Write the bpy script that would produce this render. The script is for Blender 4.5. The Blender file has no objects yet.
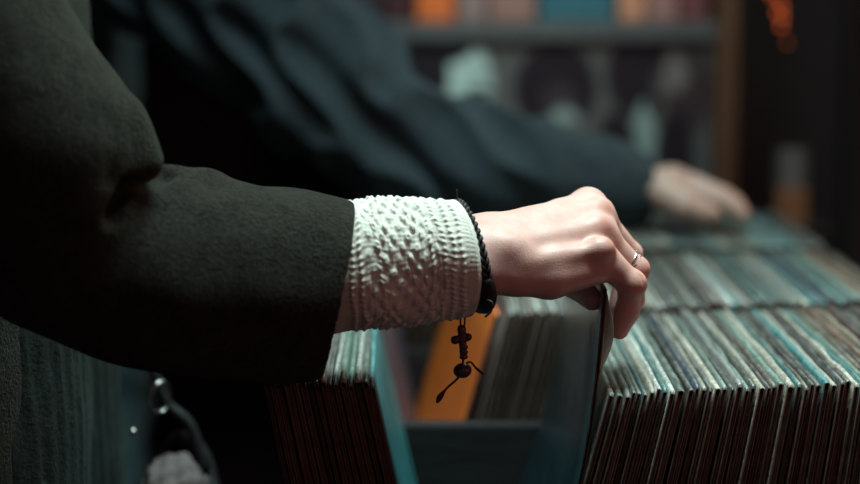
import bpy, bmesh, math, random
import numpy as np
import openvdb
from mathutils import Vector, Matrix

sc = bpy.context.scene
C = sc.collection
random.seed(7)
rng = np.random.default_rng(7)
PI = math.pi

# ------------------------------------------------------------------ camera, world, lights, exposure
F = 2025.0
PITCH = math.radians(7.37)
CZ = 1.277
cam = bpy.data.cameras.new('camera')
cam.sensor_width = 36.0
cam.lens = F * 36.0 / 860.0
cam.clip_start = 0.05
cam.dof.use_dof = True
cam.dof.focus_distance = 1.372
cam.dof.aperture_fstop = (cam.lens / 1000.0) / 0.030
co = bpy.data.objects.new('camera', cam)
C.objects.link(co)
co.location = (0, 0, CZ)
co.rotation_euler = (PI / 2 - PITCH, 0, 0)
sc.camera = co

world = bpy.data.worlds.new('world')
sc.world = world
world.use_nodes = True
bg = world.node_tree.nodes['Background']
bg.inputs[0].default_value = (1.0, 0.56, 0.60, 1)
bg.inputs[1].default_value = 0.085

def area(name, loc, target, size, power, col, size_y=None, spread=180):
    l = bpy.data.lights.new(name, 'AREA')
    l.energy = power; l.color = col; l.size = size
    l.spread = math.radians(spread)
    if size_y:
        l.shape = 'RECTANGLE'; l.size_y = size_y
    o = bpy.data.objects.new(name, l)
    C.objects.link(o)
    o.location = loc
    o.rotation_euler = (Vector(target) - Vector(loc)).to_track_quat('-Z', 'Y').to_euler()
    return o

COOL = (0.74, 1.0, 0.955)
area('ceiling_lamp_key', (0.14, 1.40, 2.25), (0.10, 1.41, 1.0), 0.5, 10.0, COOL, None, 95)
area('ceiling_lamp_far', (0.42, 2.62, 2.05), (0.12, 2.45, 1.05), 0.35, 3.6, COOL)
area('background_fill', (0.05, 2.35, 2.0), (0.10, 3.0, 1.1), 0.3, 1.7, (0.72, 1.0, 0.97), None, 75)  # light added over the shelf print and jacket; there is no window
area('warm_back_lamp', (1.25, 2.3, 1.55), (0.3, 1.5, 1.0), 0.22, 3.0, (1.0, 0.45, 0.20))
area('warm_fill_light', (1.5, 0.4, 1.5), (0.1, 1.4, 0.95), 0.5, 2.2, (1.0, 0.42, 0.30))  # unseen warm fill added for the shaded fronts and undersides
sc.view_settings.view_transform = 'Standard'
sc.view_settings.look = 'None'
sc.view_settings.exposure = 0.0
sc.view_settings.gamma = 1.0
sc.view_settings.use_curve_mapping = False


# ------------------------------------------------------------------ helpers
def at(px, py, Y):
    """the point at depth Y (metres along the street axis) seen at a pixel of the photograph"""
    u = (px - 430.0) / F
    v = (242.0 - py) / F
    dy = math.cos(PITCH) + v * math.sin(PITCH)
    dz = -math.sin(PITCH) + v * math.cos(PITCH)
    k = Y / dy
    return np.array([u * k, Y, CZ + dz * k])

def R_(px, Y=1.38):
    return px * Y / F

def link(name, me, m=None, parent=None):
    o = bpy.data.objects.new(name, me)
    C.objects.link(o)
    if m is not None and not me.materials:
        me.materials.append(m)
    if parent is not None:
        o.parent = parent
        if parent.type == 'EMPTY' or True:
            o.matrix_parent_inverse = Matrix.Identity(4)
    return o

def tag(o, label=None, cat=None, group=None, kind=None):
    if label: o['label'] = label
    if cat: o['category'] = cat
    if group: o['group'] = group
    if kind: o['kind'] = kind
    return o

def empty(name, loc, label, cat, group=None):
    o = bpy.data.objects.new(name, None)
    C.objects.link(o)
    o.location = loc
    o.empty_display_size = 0.05
    return tag(o, label, cat, group)

def bx(bm, lo, hi, bev=0.0):
    r = bmesh.ops.create_cube(bm, size=1.0)
    vs = r['verts']
    for v in vs:
        v.co = Vector([lo[i] + (v.co[i] + 0.5) * (hi[i] - lo[i]) for i in range(3)])
    if bev:
        es = list({e for v in vs for e in v.link_edges})
        bmesh.ops.bevel(bm, geom=es, offset=bev, segments=2, affect='EDGES', profile=0.6)

def mesh_of(bm, smooth=False):
    me = bpy.data.meshes.new('m')
    bm.to_mesh(me); bm.free()
    if smooth:
        for p in me.polygons: p.use_smooth = True
    return me

def box(name, lo, hi, m, parent=None, bev=0.002):
    bm = bmesh.new()
    bx(bm, lo, hi, bev)
    return link(name, mesh_of(bm), m, parent)

def pydata(verts, faces, smooth=True):
    me = bpy.data.meshes.new('m')
    me.from_pydata([tuple(map(float, v)) for v in verts], [], faces)
    if smooth:
        me.polygons.foreach_set('use_smooth', [True] * len(me.polygons))
    me.update()
    return me

def tube_geo(pts, rad, seg=10, closed=False, caps=True):
    pts = [np.array(p, float) for p in pts]
    n = len(pts)
    rads = rad if hasattr(rad, '__len__') else [rad] * n
    vs, fs = [], []
    prev = None
    for i, p in enumerate(pts):
        a = pts[(i - 1) % n] if (closed or i > 0) else p
        b = pts[(i + 1) % n] if (closed or i < n - 1) else p
        t = b - a; t /= np.linalg.norm(t) + 1e-12
        if prev is None:
            u = np.cross(t, [0, 0, 1.0])
            if np.linalg.norm(u) < 1e-3: u = np.cross(t, [0, 1.0, 0])
        else:
            u = prev - t * np.dot(prev, t)
        u /= np.linalg.norm(u) + 1e-12
        prev = u
        w = np.cross(t, u)
        for k in range(seg):
            q = 2 * PI * k / seg
            vs.append(p + rads[i] * (math.cos(q) * u + math.sin(q) * w))
    m = n if closed else n - 1
    for i in range(m):
        for k in range(seg):
            a = i * seg + k; b = i * seg + (k + 1) % seg
            c = ((i + 1) % n) * seg + (k + 1) % seg; d = ((i + 1) % n) * seg + k
            fs.append((a, b, c, d))
    if caps and not closed:
        fs.append(tuple(range(seg))[::-1])
        fs.append(tuple((n - 1) * seg + k for k in range(seg)))
    return vs, fs

def merge(*geos):
    V, Fc = [], []
    for vs, fs in geos:
        o = len(V)
        V += list(vs); Fc += [tuple(i + o for i in f) for f in fs]
    return V, Fc

def catmull(P, n):
    P = [np.array(p, float) for p in P]
    Q = [2 * P[0] - P[1]] + P + [2 * P[-1] - P[-2]]
    out = []
    for i in range(1, len(Q) - 2):
        for k in range(n):
            t = k / n
            out.append(0.5 * ((2 * Q[i]) + (-Q[i - 1] + Q[i + 1]) * t + (2 * Q[i - 1] - 5 * Q[i] + 4 * Q[i + 1] - Q[i + 2]) * t * t
                              + (-Q[i - 1] + 3 * Q[i] - 3 * Q[i + 1] + Q[i + 2]) * t ** 3))
    out.append(P[-1])
    return out

# ---- implicit surfaces: tapered capsules blended into one skin
class Sdf:
    def __init__(s, lo, hi, vox):
        s.lo = np.array(lo, float); s.vox = vox
        n = np.ceil((np.array(hi) - s.lo) / vox).astype(int) + 1
        s.n = n
        ax = [(s.lo[i] + np.arange(n[i]) * vox).astype(np.float32) for i in range(3)]
        s.X, s.Y, s.Z = np.meshgrid(*ax, indexing='ij', sparse=True)
        s.d = np.full(n, 1.0, np.float32)
    def cone(s, a, b, ra, rb, sy=1.0):
        a = np.array(a, np.float32); b = np.array(b, np.float32)
        ab = b - a
        L = float(ab @ ab) + 1e-12
        t = np.clip(((s.X - a[0]) * ab[0] + (s.Y - a[1]) * ab[1] + (s.Z - a[2]) * ab[2]) / L, 0, 1)
        q = np.sqrt((s.X - a[0] - t * ab[0]) ** 2 + ((s.Y - a[1] - t * ab[1]) / sy) ** 2 + (s.Z - a[2] - t * ab[2]) ** 2)
        return q - (ra + (rb - ra) * t)
    def ell(s, c, r, k=1.0):
        q = np.sqrt(((s.X - c[0]) / r[0]) ** 2 + ((s.Y - c[1]) / r[1]) ** 2 + ((s.Z - c[2]) / r[2]) ** 2)
        return (q - 1) * min(r)
    def add(s, e, k=0.0):
        s.d = smin(s.d, e, k)
    def cut(s, e, k=0.0):
        s.d = -smin(-s.d, e, k)
    def chain(s, pts, k, kk=0.004, sy=1.0):
        """pts: (point, radius) list; the chain's own segments blend tightly, then into the body with k"""
        f = None
        for (a, ra), (b, rb) in zip(pts[:-1], pts[1:]):
            e = s.cone(a, b, ra, rb, sy)
            f = e if f is None else smin(f, e, kk)
        s.add(f, k)
    def mesh(s, smooth=True):
        g = openvdb.FloatGrid(1.0)
        g.copyFromArray(s.d.astype(np.float32))
        P, T, Qd = g.convertToPolygons(isovalue=0.0, adaptivity=0.0)
        P = np.array(P) * s.vox + s.lo
        fs = [tuple(int(i) for i in q)[::-1] for q in Qd] + [tuple(int(i) for i in t)[::-1] for t in T]
        me = pydata(P, fs, smooth)
        # outward normals
        bm = bmesh.new(); bm.from_mesh(me)
        bmesh.ops.recalc_face_normals(bm, faces=bm.faces)
        bm.to_mesh(me); bm.free()
        return me

def smin(a, b, k):
    if k <= 0: return np.minimum(a, b)
    h = np.clip(0.5 + 0.5 * (b - a) / k, 0, 1)
    return b + (a - b) * h - k * h * (1 - h)

def vnoise(P, scale, seed):
    """cheap smooth noise from summed sines"""
    r = np.random.default_rng(seed)
    out = 0
    for i in range(6):
        d = r.normal(size=3); d /= np.linalg.norm(d)
        out = out + np.sin((P[0] * d[0] + P[1] * d[1] + P[2] * d[2]) * 2 * PI / (scale * r.uniform(.7, 1.5)) + r.uniform(0, 7))
    return out / 6


# ------------------------------------------------------------------ materials
def nodemat(name, rough=0.6, spec=0.5):
    m = bpy.data.materials.new(name)
    m.use_nodes = True
    nt = m.node_tree
    b = nt.nodes['Principled BSDF']
    b.inputs['Roughness'].default_value = rough
    b.inputs['Specular IOR Level'].default_value = spec
    return m, nt, b

def N(nt, t, **kw):
    n = nt.nodes.new(t)
    for k, v in kw.items(): setattr(n, k, v)
    return n

def noise(nt, scale, detail=4, rough=0.6, coord='Object', vec=None, stretch=None):
    if vec is None:
        tc = N(nt, 'ShaderNodeTexCoord'); vec = tc.outputs[coord]
    if stretch:
        mp = N(nt, 'ShaderNodeMapping'); mp.inputs['Scale'].default_value = stretch
        nt.links.new(vec, mp.inputs['Vector']); vec = mp.outputs[0]
    n = N(nt, 'ShaderNodeTexNoise')
    n.inputs['Scale'].default_value = scale
    n.inputs['Detail'].default_value = detail
    n.inputs['Roughness'].default_value = rough
    nt.links.new(vec, n.inputs['Vector'])
    return n.outputs['Fac']

def ramp(nt, fac, stops):
    r = N(nt, 'ShaderNodeValToRGB')
    e = r.color_ramp.elements
    while len(e) < len(stops): e.new(0.5)
    for i, (p, c) in enumerate(stops):
        e[i].position = p; e[i].color = (*c, 1)
    nt.links.new(fac, r.inputs[0])
    return r.outputs[0]

def bump(nt, b, h, strength, dist, target='Normal'):
    n = N(nt, 'ShaderNodeBump')
    n.inputs['Strength'].default_value = strength
    n.inputs['Distance'].default_value = dist
    nt.links.new(h, n.inputs['Height'])
    nt.links.new(n.outputs[0], b.inputs[target])

def simple(name, c1, c2=None, scale=40, rough=0.7, spec=0.3, bs=0.2, bd=0.001, metal=0.0, coat=0.0, stretch=None, detail=4):
    m, nt, b = nodemat(name, rough, spec)
    c2 = c2 or tuple(x * 0.7 for x in c1)
    f = noise(nt, scale, detail, stretch=stretch)
    nt.links.new(ramp(nt, f, [(0.3, c1), (0.7, c2)]), b.inputs['Base Color'])
    if bs: bump(nt, b, f, bs, bd)
    b.inputs['Metallic'].default_value = metal
    b.inputs['Coat Weight'].default_value = coat
    return m

def fabric(name, c1, c2, sheen, sheen_tint, scale=900, bd=0.0012):
    m, nt, b = nodemat(name, 0.95, 0.08)
    f = noise(nt, scale, 3, 0.7)
    g = noise(nt, 90, 5, 0.7)
    mx = N(nt, 'ShaderNodeMath', operation='MULTIPLY_ADD')
    nt.links.new(g, mx.inputs[0]); mx.inputs[1].default_value = 0.6
    nt.links.new(f, mx.inputs[2])
    nt.links.new(ramp(nt, mx.outputs[0], [(0.55, c1), (1.05, c2)]), b.inputs['Base Color'])
    bump(nt, b, mx.outputs[0], 0.9, bd)
    b.inputs['Sheen Weight'].default_value = sheen
    b.inputs['Sheen Roughness'].default_value = 0.45
    b.inputs['Sheen Tint'].default_value = (*sheen_tint, 1)
    return m

M = {}
M['coat'] = fabric('wool_coat', (0.007, 0.0062, 0.0062), (0.033, 0.030, 0.025), 0.12, (0.5, 0.55, 0.45), 420, 0.003)
M['jacket'] = fabric('cotton_jacket', (0.022, 0.032, 0.040), (0.055, 0.072, 0.084), 0.2, (0.4, 0.7, 0.8), 500)
M['jumper'] = fabric('knit_jumper', (0.007, 0.009, 0.008), (0.022, 0.028, 0.027), 0.05, (0.5, 0.7, 0.65), 300)
M['dark_top'] = fabric('dark_top', (0.010, 0.008, 0.010), (0.02, 0.016, 0.02), 0.05, (0.5, 0.5, 0.6))
M['knit'] = None
m, nt, b = nodemat('cream_knit', 0.92, 0.15)
f = noise(nt, 1400, 3, 0.7); g = noise(nt, 60, 3)
nt.links.new(ramp(nt, g, [(0.3, (0.60, 0.56, 0.50)), (0.7, (0.74, 0.71, 0.64))]), b.inputs['Base Color'])
bump(nt, b, f, 0.6, 0.0008)
b.inputs['Sheen Weight'].default_value = 0.3
M['knit'] = m

# skin: tone varies with a per-vertex redness (knuckles, finger ends)
def skin_mat(name, attr=True):
    m, nt, b = nodemat(name, 0.48, 0.42)
    f = noise(nt, 70, 6, 0.65)
    base = ramp(nt, f, [(0.3, (0.56, 0.295, 0.255)), (0.7, (0.64, 0.385, 0.345))])
    if attr:
        at_ = N(nt, 'ShaderNodeAttribute'); at_.attribute_name = 'red'
        mx = N(nt, 'ShaderNodeMix', data_type='RGBA')
        nt.links.new(at_.outputs['Fac'], mx.inputs[0])
        nt.links.new(base, mx.inputs[6])
        mx.inputs[7].default_value = (0.60, 0.20, 0.15, 1)
        base = mx.outputs[2]
    nt.links.new(base, b.inputs['Base Color'])
    b.inputs['Subsurface Weight'].default_value = 0.12
    b.inputs['Subsurface Radius'].default_value = (0.9, 0.35, 0.2)
    b.inputs['Subsurface Scale'].default_value = 0.006
    tc = N(nt, 'ShaderNodeTexCoord')
    v = N(nt, 'ShaderNodeTexVoronoi'); v.inputs['Scale'].default_value = 900
    nt.links.new(tc.outputs['Object'], v.inputs['Vector'])
    n2 = noise(nt, 260, 4, 0.7)
    ad = N(nt, 'ShaderNodeMath', operation='ADD')
    nt.links.new(v.outputs['Distance'], ad.inputs[0]); nt.links.new(n2, ad.inputs[1])
    bump(nt, b, ad.outputs[0], 0.22, 0.0005)
    return m
M['skin'] = skin_mat('skin')
M['skin_far'] = skin_mat('skin_far', False)
for n_ in M['skin_far'].node_tree.nodes:
    if n_.bl_idname == 'ShaderNodeValToRGB':
        n_.color_ramp.elements[0].color = (0.50, 0.32, 0.27, 1); n_.color_ramp.elements[1].color = (0.60, 0.40, 0.34, 1)

M['leather'] = simple('black_leather', (0.012, 0.010, 0.012), (0.025, 0.022, 0.024), 300, 0.55, 0.3, 0.4, 0.0006)
M['cord'] = simple('brown_cord', (0.10, 0.035, 0.025), (0.05, 0.02, 0.016), 600, 0.7, 0.3)
M['bead'] = simple('dark_bead', (0.035, 0.02, 0.022), (0.07, 0.04, 0.04), 250, 0.35, 0.6)
M['charm'] = simple('brown_charm', (0.09, 0.025, 0.018), (0.04, 0.012, 0.01), 250, 0.4, 0.6)
M['silver'] = simple('silver', (0.62, 0.60, 0.58), (0.5, 0.48, 0.46), 100, 0.25, 0.5, 0.05, 0.0003, metal=1.0)
M['crate'] = simple('black_painted_wood', (0.008, 0.007, 0.009), (0.016, 0.014, 0.016), 20, 0.55, 0.4, 0.3, 0.002, stretch=(1, 1, 8))
M['table'] = simple('dark_table_wood', (0.03, 0.016, 0.012), (0.05, 0.028, 0.02), 14, 0.5, 0.4, stretch=(1, 8, 1))
M['floor'] = simple('dark_floor', (0.018, 0.012, 0.015), (0.026, 0.018, 0.02), 8, 0.7)
M['wall'] = simple('dark_wall', (0.028, 0.016, 0.022), (0.04, 0.022, 0.03), 6, 0.9)
M['shelf'] = simple('grey_shelf_board', (0.075, 0.072, 0.075), (0.11, 0.105, 0.108), 20, 0.6, stretch=(1, 8, 8))
M['post'] = simple('tan_wood', (0.14, 0.065, 0.035), (0.09, 0.04, 0.022), 20, 0.6, stretch=(6, 6, 1))
M['fleece'] = simple('grey_fleece', (0.09, 0.07, 0.07), (0.17, 0.14, 0.14), 300, 1.0, 0.1, 0.8, 0.002)
M['bag'] = simple('black_bag', (0.010, 0.009, 0.011), (0.022, 0.02, 0.022), 80, 0.6, 0.3)
M['hair'] = simple('dark_hair', (0.012, 0.008, 0.007), (0.03, 0.02, 0.016), 200, 0.5, 0.4, 0.6, 0.002, stretch=(1, 6, 1))
M['vinyl'] = simple('vinyl', (0.008, 0.008, 0.009), (0.012, 0.012, 0.013), 30, 0.22, 0.6, 0.0)

# sleeve card: own colour, soft print mottling, worn pale rims; thin gloss of a plastic outer
def sleeve_mat(name, col, col2=None, rim=(0.34, 0.34, 0.31), rimw=0.6, scale=14, gloss=0.28, rough=0.42, speck=0.45, glint_wear=0.22, vlo=0.35, vhi=1.5):
    col2 = col2 or tuple(min(1, c * 1.5 + 0.01) for c in col)
    m, nt, b = nodemat(name, rough, 0.5)
    tc = N(nt, 'ShaderNodeTexCoord')
    oi = N(nt, 'ShaderNodeObjectInfo')
    ofs = N(nt, 'ShaderNodeVectorMath', operation='MULTIPLY_ADD')
    cmb = N(nt, 'ShaderNodeCombineXYZ')
    for i in range(3): nt.links.new(oi.outputs['Random'], cmb.inputs[i])
    nt.links.new(cmb.outputs[0], ofs.inputs[0]); ofs.inputs[1].default_value = (7, 5, 3)
    nt.links.new(tc.outputs['Object'], ofs.inputs[2])
    vec = ofs.outputs[0]
    f = noise(nt, scale, 4, 0.6, vec=vec)
    c = ramp(nt, f, [(0.36, col), (0.62, col2)])
    # per-sleeve brightness
    mr = N(nt, 'ShaderNodeMapRange'); mr.inputs[3].default_value = vlo; mr.inputs[4].default_value = vhi
    nt.links.new(oi.outputs['Random'], mr.inputs[0])
    hs = N(nt, 'ShaderNodeHueSaturation')
    gr = noise(nt, 330, 5, 0.8, vec=vec, stretch=(1.0, 0.45, 1.0))     # uneven glint of the plastic outers put into the colour, plus wear
    gm = N(nt, 'ShaderNodeMapRange'); gm.inputs[1].default_value = 0.36; gm.inputs[2].default_value = 0.64
    gm.inputs[3].default_value = glint_wear; gm.inputs[4].default_value = 1.15
    nt.links.new(gr, gm.inputs[0])
    gx = N(nt, 'ShaderNodeMath', operation='MULTIPLY'); nt.links.new(mr.outputs[0], gx.inputs[0]); nt.links.new(gm.outputs[0], gx.inputs[1])
    nt.links.new(c, hs.inputs['Color']); nt.links.new(gx.outputs[0], hs.inputs['Value'])
    # rubbed rim along the card edges: attribute 'rim' times scuffs
    ra = N(nt, 'ShaderNodeAttribute'); ra.attribute_name = 'rim'
    sf = noise(nt, 160, 5, 0.8, vec=vec, stretch=(1, 0.35, 1))
    sr = N(nt, 'ShaderNodeMapRange'); sr.inputs[1].default_value = 0.40; sr.inputs[2].default_value = 0.62
    nt.links.new(sf, sr.inputs[0])
    mu = N(nt, 'ShaderNodeMath', operation='MULTIPLY'); nt.links.new(ra.outputs['Fac'], mu.inputs[0]); nt.links.new(sr.outputs[0], mu.inputs[1])
    mw = N(nt, 'ShaderNodeMath', operation='MULTIPLY'); nt.links.new(mu.outputs[0], mw.inputs[0]); mw.inputs[1].default_value = rimw
    mx = N(nt, 'ShaderNodeMix', data_type='RGBA')
    nt.links.new(mw.outputs[0], mx.inputs[0]); nt.links.new(hs.outputs[0], mx.inputs[6]); mx.inputs[7].default_value = (*rim, 1)
    nt.links.new(mx.outputs[2], b.inputs['Base Color'])
    b.inputs['Coat Weight'].default_value = gloss
    b.inputs['Coat Roughness'].default_value = 0.22
    h = noise(nt, 260, 4, 0.7, vec=vec)
    bump(nt, b, h, speck, 0.002)
    n = N(nt, 'ShaderNodeBump'); n.inputs['Strength'].default_value = 0.5; n.inputs['Distance'].default_value = 0.002
    h2 = noise(nt, 230, 2, 0.5, vec=vec)
    nt.links.new(h2, n.inputs['Height']); nt.links.new(n.outputs[0], b.inputs['Coat Normal'])
    return m

SL = [  # word, base colour, weight
    ('charcoal', (0.035, 0.03, 0.032), 7),
    ('grey', (0.16, 0.15, 0.15), 6),
    ('cream', (0.42, 0.37, 0.31), 5),
    ('sage green', (0.14, 0.22, 0.185), 6),
    ('teal', (0.03, 0.17, 0.18), 5),
    ('navy blue', (0.025, 0.045, 0.09), 5),
    ('white', (0.52, 0.52, 0.49), 5),
    ('dark brown', (0.075, 0.04, 0.03), 6),
    ('black', (0.016, 0.014, 0.017), 7),
    ('rust brown', (0.20, 0.075, 0.035), 2),
    ('pale blue', (0.22, 0.34, 0.37), 3),
    ('maroon', (0.12, 0.02, 0.028), 2),
    ('tan', (0.28, 0.19, 0.13), 3),
]
SM = {w: sleeve_mat('sleeve_' + w.replace(' ', '_'), c) for w, c, _ in SL}
SM['orange'] = sleeve_mat('sleeve_orange', (0.82, 0.15, 0.008), (0.88, 0.20, 0.012), rimw=0.3, gloss=0.15, speck=0.05, glint_wear=0.9, vlo=1.0, vhi=1.1)
SM['held'] = sleeve_mat('sleeve_held', (0.05, 0.11, 0.14), (0.30, 0.33, 0.30), rimw=0.4, scale=9, gloss=0.9, rough=0.3)
nt = SM['held'].node_tree     # cover print, blue below; pale streaks above paint in the plastic's reflections
tc = N(nt, 'ShaderNodeTexCoord'); sp = N(nt, 'ShaderNodeSeparateXYZ'); nt.links.new(tc.outputs['Object'], sp.inputs[0])
mr = N(nt, 'ShaderNodeMapRange'); mr.inputs[1].default_value = 0.15; mr.inputs[2].default_value = 0.30
nt.links.new(sp.outputs['Z'], mr.inputs[0])
st_ = noise(nt, 30, 5, 0.7, stretch=(1, 2.2, 0.25))
ma = N(nt, 'ShaderNodeMath', operation='MULTIPLY_ADD'); nt.links.new(st_, ma.inputs[0]); ma.inputs[1].default_value = 0.9; nt.links.new(mr.outputs[0], ma.inputs[2])
art_glare = ramp(nt, ma.outputs[0], [(0.35, (0.02, 0.05, 0.065)), (0.55, (0.03, 0.17, 0.22)), (0.8, (0.12, 0.14, 0.14)), (1.25, (0.42, 0.44, 0.40))])
for l in list(nt.links):
    if l.to_node.bl_idname == 'ShaderNodeHueSaturation' and l.to_socket.name == 'Color':
        nt.links.new(art_glare, l.to_socket); break
SM['bright teal'] = sleeve_mat('sleeve_bright_teal', (0.012, 0.20, 0.24), (0.04, 0.36, 0.39), rim=(0.3, 0.5, 0.5), rimw=0.5, scale=11, gloss=0.12, rough=0.55, speck=0.15, glint_wear=0.8)
M['raw_card'] = simple('raw_card', (0.06, 0.036, 0.030), (0.20, 0.125, 0.10), 70, 0.9, 0.1)
M['inner'] = simple('inner_paper', (0.07, 0.044, 0.036), (0.20, 0.125, 0.10), 60, 0.9, 0.2)
M['inner_white'] = simple('inner_paper_white', (0.75, 0.72, 0.69), (0.65, 0.62, 0.60), 120, 0.5, 0.5)
nt = M['inner_white'].node_tree
tr = N(nt, 'ShaderNodeBsdfTranslucent'); tr.inputs[0].default_value = (0.8, 0.78, 0.75, 1)
mxs = N(nt, 'ShaderNodeMixShader'); mxs.inputs[0].default_value = 0.5
nt.links.new(nt.nodes['Principled BSDF'].outputs[0], mxs.inputs[1]); nt.links.new(tr.outputs[0], mxs.inputs[2])
nt.links.new(mxs.outputs[0], nt.nodes['Material Output'].inputs[0])


# ------------------------------------------------------------------ the room
def struct(o, label=None):
    o['kind'] = 'structure'
    if label: o['label'] = label
    return o
struct(box('floor', (-2.2, -0.6, -0.05), (2.4, 4.0, 0.0), M['floor'], bev=0), 'dark shop floor')
struct(box('wall_back', (-2.2, 3.9, 0.0), (2.4, 4.0, 2.9), M['wall'], bev=0), 'dark back wall of the shop')
struct(box('wall_left', (-2.3, -0.6, 0.0), (-2.2, 4.0, 2.9), M['wall'], bev=0), 'dark left wall of the shop')
struct(box('wall_right', (2.4, -0.6, 0.0), (2.5, 4.0, 2.9), M['wall'], bev=0), 'dark right wall of the shop')
struct(box('ceiling', (-2.2, -0.6, 2.9), (2.4, 4.0, 2.95), M['wall'], bev=0), 'dark shop ceiling')

# ------------------------------------------------------------------ table and crates
XL, XR = -0.112, 0.425
t = empty('table', (0, 0, 0), 'long dark wooden table carrying the three black record crates', 'table')
box('tabletop', (-0.14, 1.29, 0.645), (0.47, 2.44, 0.678), M['table'], t, 0.003)
for x in (-0.125, 0.39):
    for y in (1.32, 2.36):
        box('leg', (x, y, 0.0), (x + 0.045, y + 0.045, 0.645), M['table'], t, 0.003)

ROWS = [1.35, 1.70, 2.05]     # front edge of the records in each crate
crate_lab = ['black wooden record crate nearest the camera, under the reaching hand',
             'middle black wooden record crate holding the orange sleeve',
             'farthest black wooden record crate under the resting hand']
for r, y0 in enumerate(ROWS):
    ya, yb = y0 - 0.016, y0 + 0.333
    o = empty('record_crate', (0, y0, 0.679), crate_lab[r], 'crate', 'record crates on the table')
    def cb(name, lo, hi, bev=0.0025):
        lo = (lo[0], lo[1] - y0, lo[2] - 0.679); hi = (hi[0], hi[1] - y0, hi[2] - 0.679)
        return box(name, lo, hi, M['crate'], o, bev)
    cb('crate_bottom', (XL, ya, 0.6795), (XR, yb, 0.689))
    cb('front_panel', (XL, ya, 0.689), (XR, ya + 0.009, 0.905))
    cb('back_panel', (XL, yb - 0.009, 0.689), (XR, yb, 0.905))
    cb('side_panel', (XL, ya + 0.009, 0.689), (XL + 0.009, yb - 0.009, 0.905))
    cb('side_panel', (XR - 0.009, ya + 0.009, 0.689), (XR, yb - 0.009, 0.905))

# ------------------------------------------------------------------ records
H = 0.315
def sleeve_mesh(T, seed, warp=0.0003, detail=True):
    """card sleeve in local axes: x thickness, y depth (0..H), z up (0..H); spine rounded at the top, mouth open at the near side (y=0)"""
    r = np.random.default_rng(seed)
    ph = r.uniform(0, 7, 4)
    h = T / 2
    w = 0.0007          # card thickness
    ny = 10 if detail else 4
    nz = 10 if detail else 4
    def W(y, z):
        return warp * (math.sin(y / H * 3.1 + ph[0]) * z / H + 0.3 * math.sin(z / H * 5 + ph[1]))
    # cross section in (x, z) : up the left outside, round top, down right outside, inside slit
    zs = [H * i / nz for i in range(nz)] + [H - h * 1.0]
    prof = [(-h, z) for z in zs]
    for k in range(1, 6):
        a = PI - PI * k / 6
        prof.append((h * math.cos(a), H - h + h * math.sin(a)))
    prof += [(h, z) for z in zs[::-1]]
    prof += [(h - w, z) for z in zs]
    prof += [(0, H - h * 0.6)]
    prof += [(-h + w, z) for z in zs[::-1]]
    ys = [0, 0.0012] + [H * i / ny for i in range(1, ny)] + [H - 0.0012, H]
    vs, rim = [], []
    n = len(prof)
    dent = r.normal(0, 0.0006, len(ys))
    for j, y in enumerate(ys):
        pinch = 0.72 if j in (0, len(ys) - 1) else 1.0
        corner = 0.0022 if j in (0, len(ys) - 1) else (0.0008 if j in (1, len(ys) - 2) else 0)
        for (x, z) in prof:
            top = max(0, (z - (H - 0.004)) / 0.004)
            zz = z - corner * top + dent[j] * top
            vs.append((x * pinch + W(y, z), y, zz))
            e = max(math.exp(-((H - z) / 0.0025)), 0.15 * math.exp(-y / 0.0008), 0.5 * math.exp(-(H - y) / 0.0015))
            rim.append(min(1, e))
    fs = []
    nz1 = len(zs)
    mi = []
    for j in range(len(ys) - 1):
        for k in range(n):
            a = j * n + k; b_ = j * n + (k + 1) % n
            fs.append((a, b_, b_ + n, a + n)); mi.append(1 if j == 0 and not nz1 <= k < nz1 + 5 else 0)
    # near rim and far rim strips between outside and inside walls
    for j in (0, len(ys) - 1):
        o = j * n
        i0, i1 = 0, n - 1
        # left wall, right wall ring faces
        for k in range(nz1 - 1):
            q = (o + k, o + k + 1, o + n - 1 - k - 1, o + n - 1 - k)
            fs.append(q if j else q[::-1])
            a = nz1 + 5
            q = (o + a + nz1 - 1 - k, o + a + nz1 - 2 - k, o + a + nz1 + k + 1, o + a + nz1 + k)
            fs.append(q if j else q[::-1])
        q = tuple([o + k for k in range(nz1 - 1, nz1 + 6)] + [o + 3 * nz1 + 5 - 1, o + 3 * nz1 + 5, o + 3 * nz1 + 6])
        fs.append(q if j else q[::-1])
    me = pydata(vs, fs, False)
    mi += [0 if ys_far else 1 for ys_far in ([0] * (2 * (nz1 - 1) + 1) + [1] * (2 * (nz1 - 1) + 1))]
    me.polygons.foreach_set('material_index', mi)
    at_ = me.attributes.new('rim', 'FLOAT', 'POINT')
    at_.data.foreach_set('value', np.array(rim, np.float32))
    for p in me.polygons: p.use_smooth = True
    return me

def inner_mesh(T):
    bm = bmesh.new()
    bx(bm, (-T * 0.06, 0.0012, 0.002), (T * 0.20, H - 0.004, H - 0.006))
    bx(bm, (-T * 0.21, 0.0006, 0.002), (-T * 0.12, H - 0.004, H - 0.006))
    return mesh_of(bm)
THK = [0.0036, 0.0044, 0.0052, 0.0064]
cache = {}
def sleeve(word, ti, var, detail=True):
    key = (word, ti, var, detail)
    if key not in cache:
        g = ('geo', ti, var, detail)
        if g not in cache:
            cache[g] = sleeve_mesh(THK[ti] * 0.84, 100 * ti + var, detail=detail)
        me = cache[g].copy(); me.materials.append(SM[word]); me.materials.append(M['raw_card'])
        cache[key] = me
    return cache[key]
INN = {ti: inner_mesh(THK[ti]) for ti in range(4)}
for me in INN.values(): me.materials.append(M['inner'])
BM_ = {}

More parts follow.
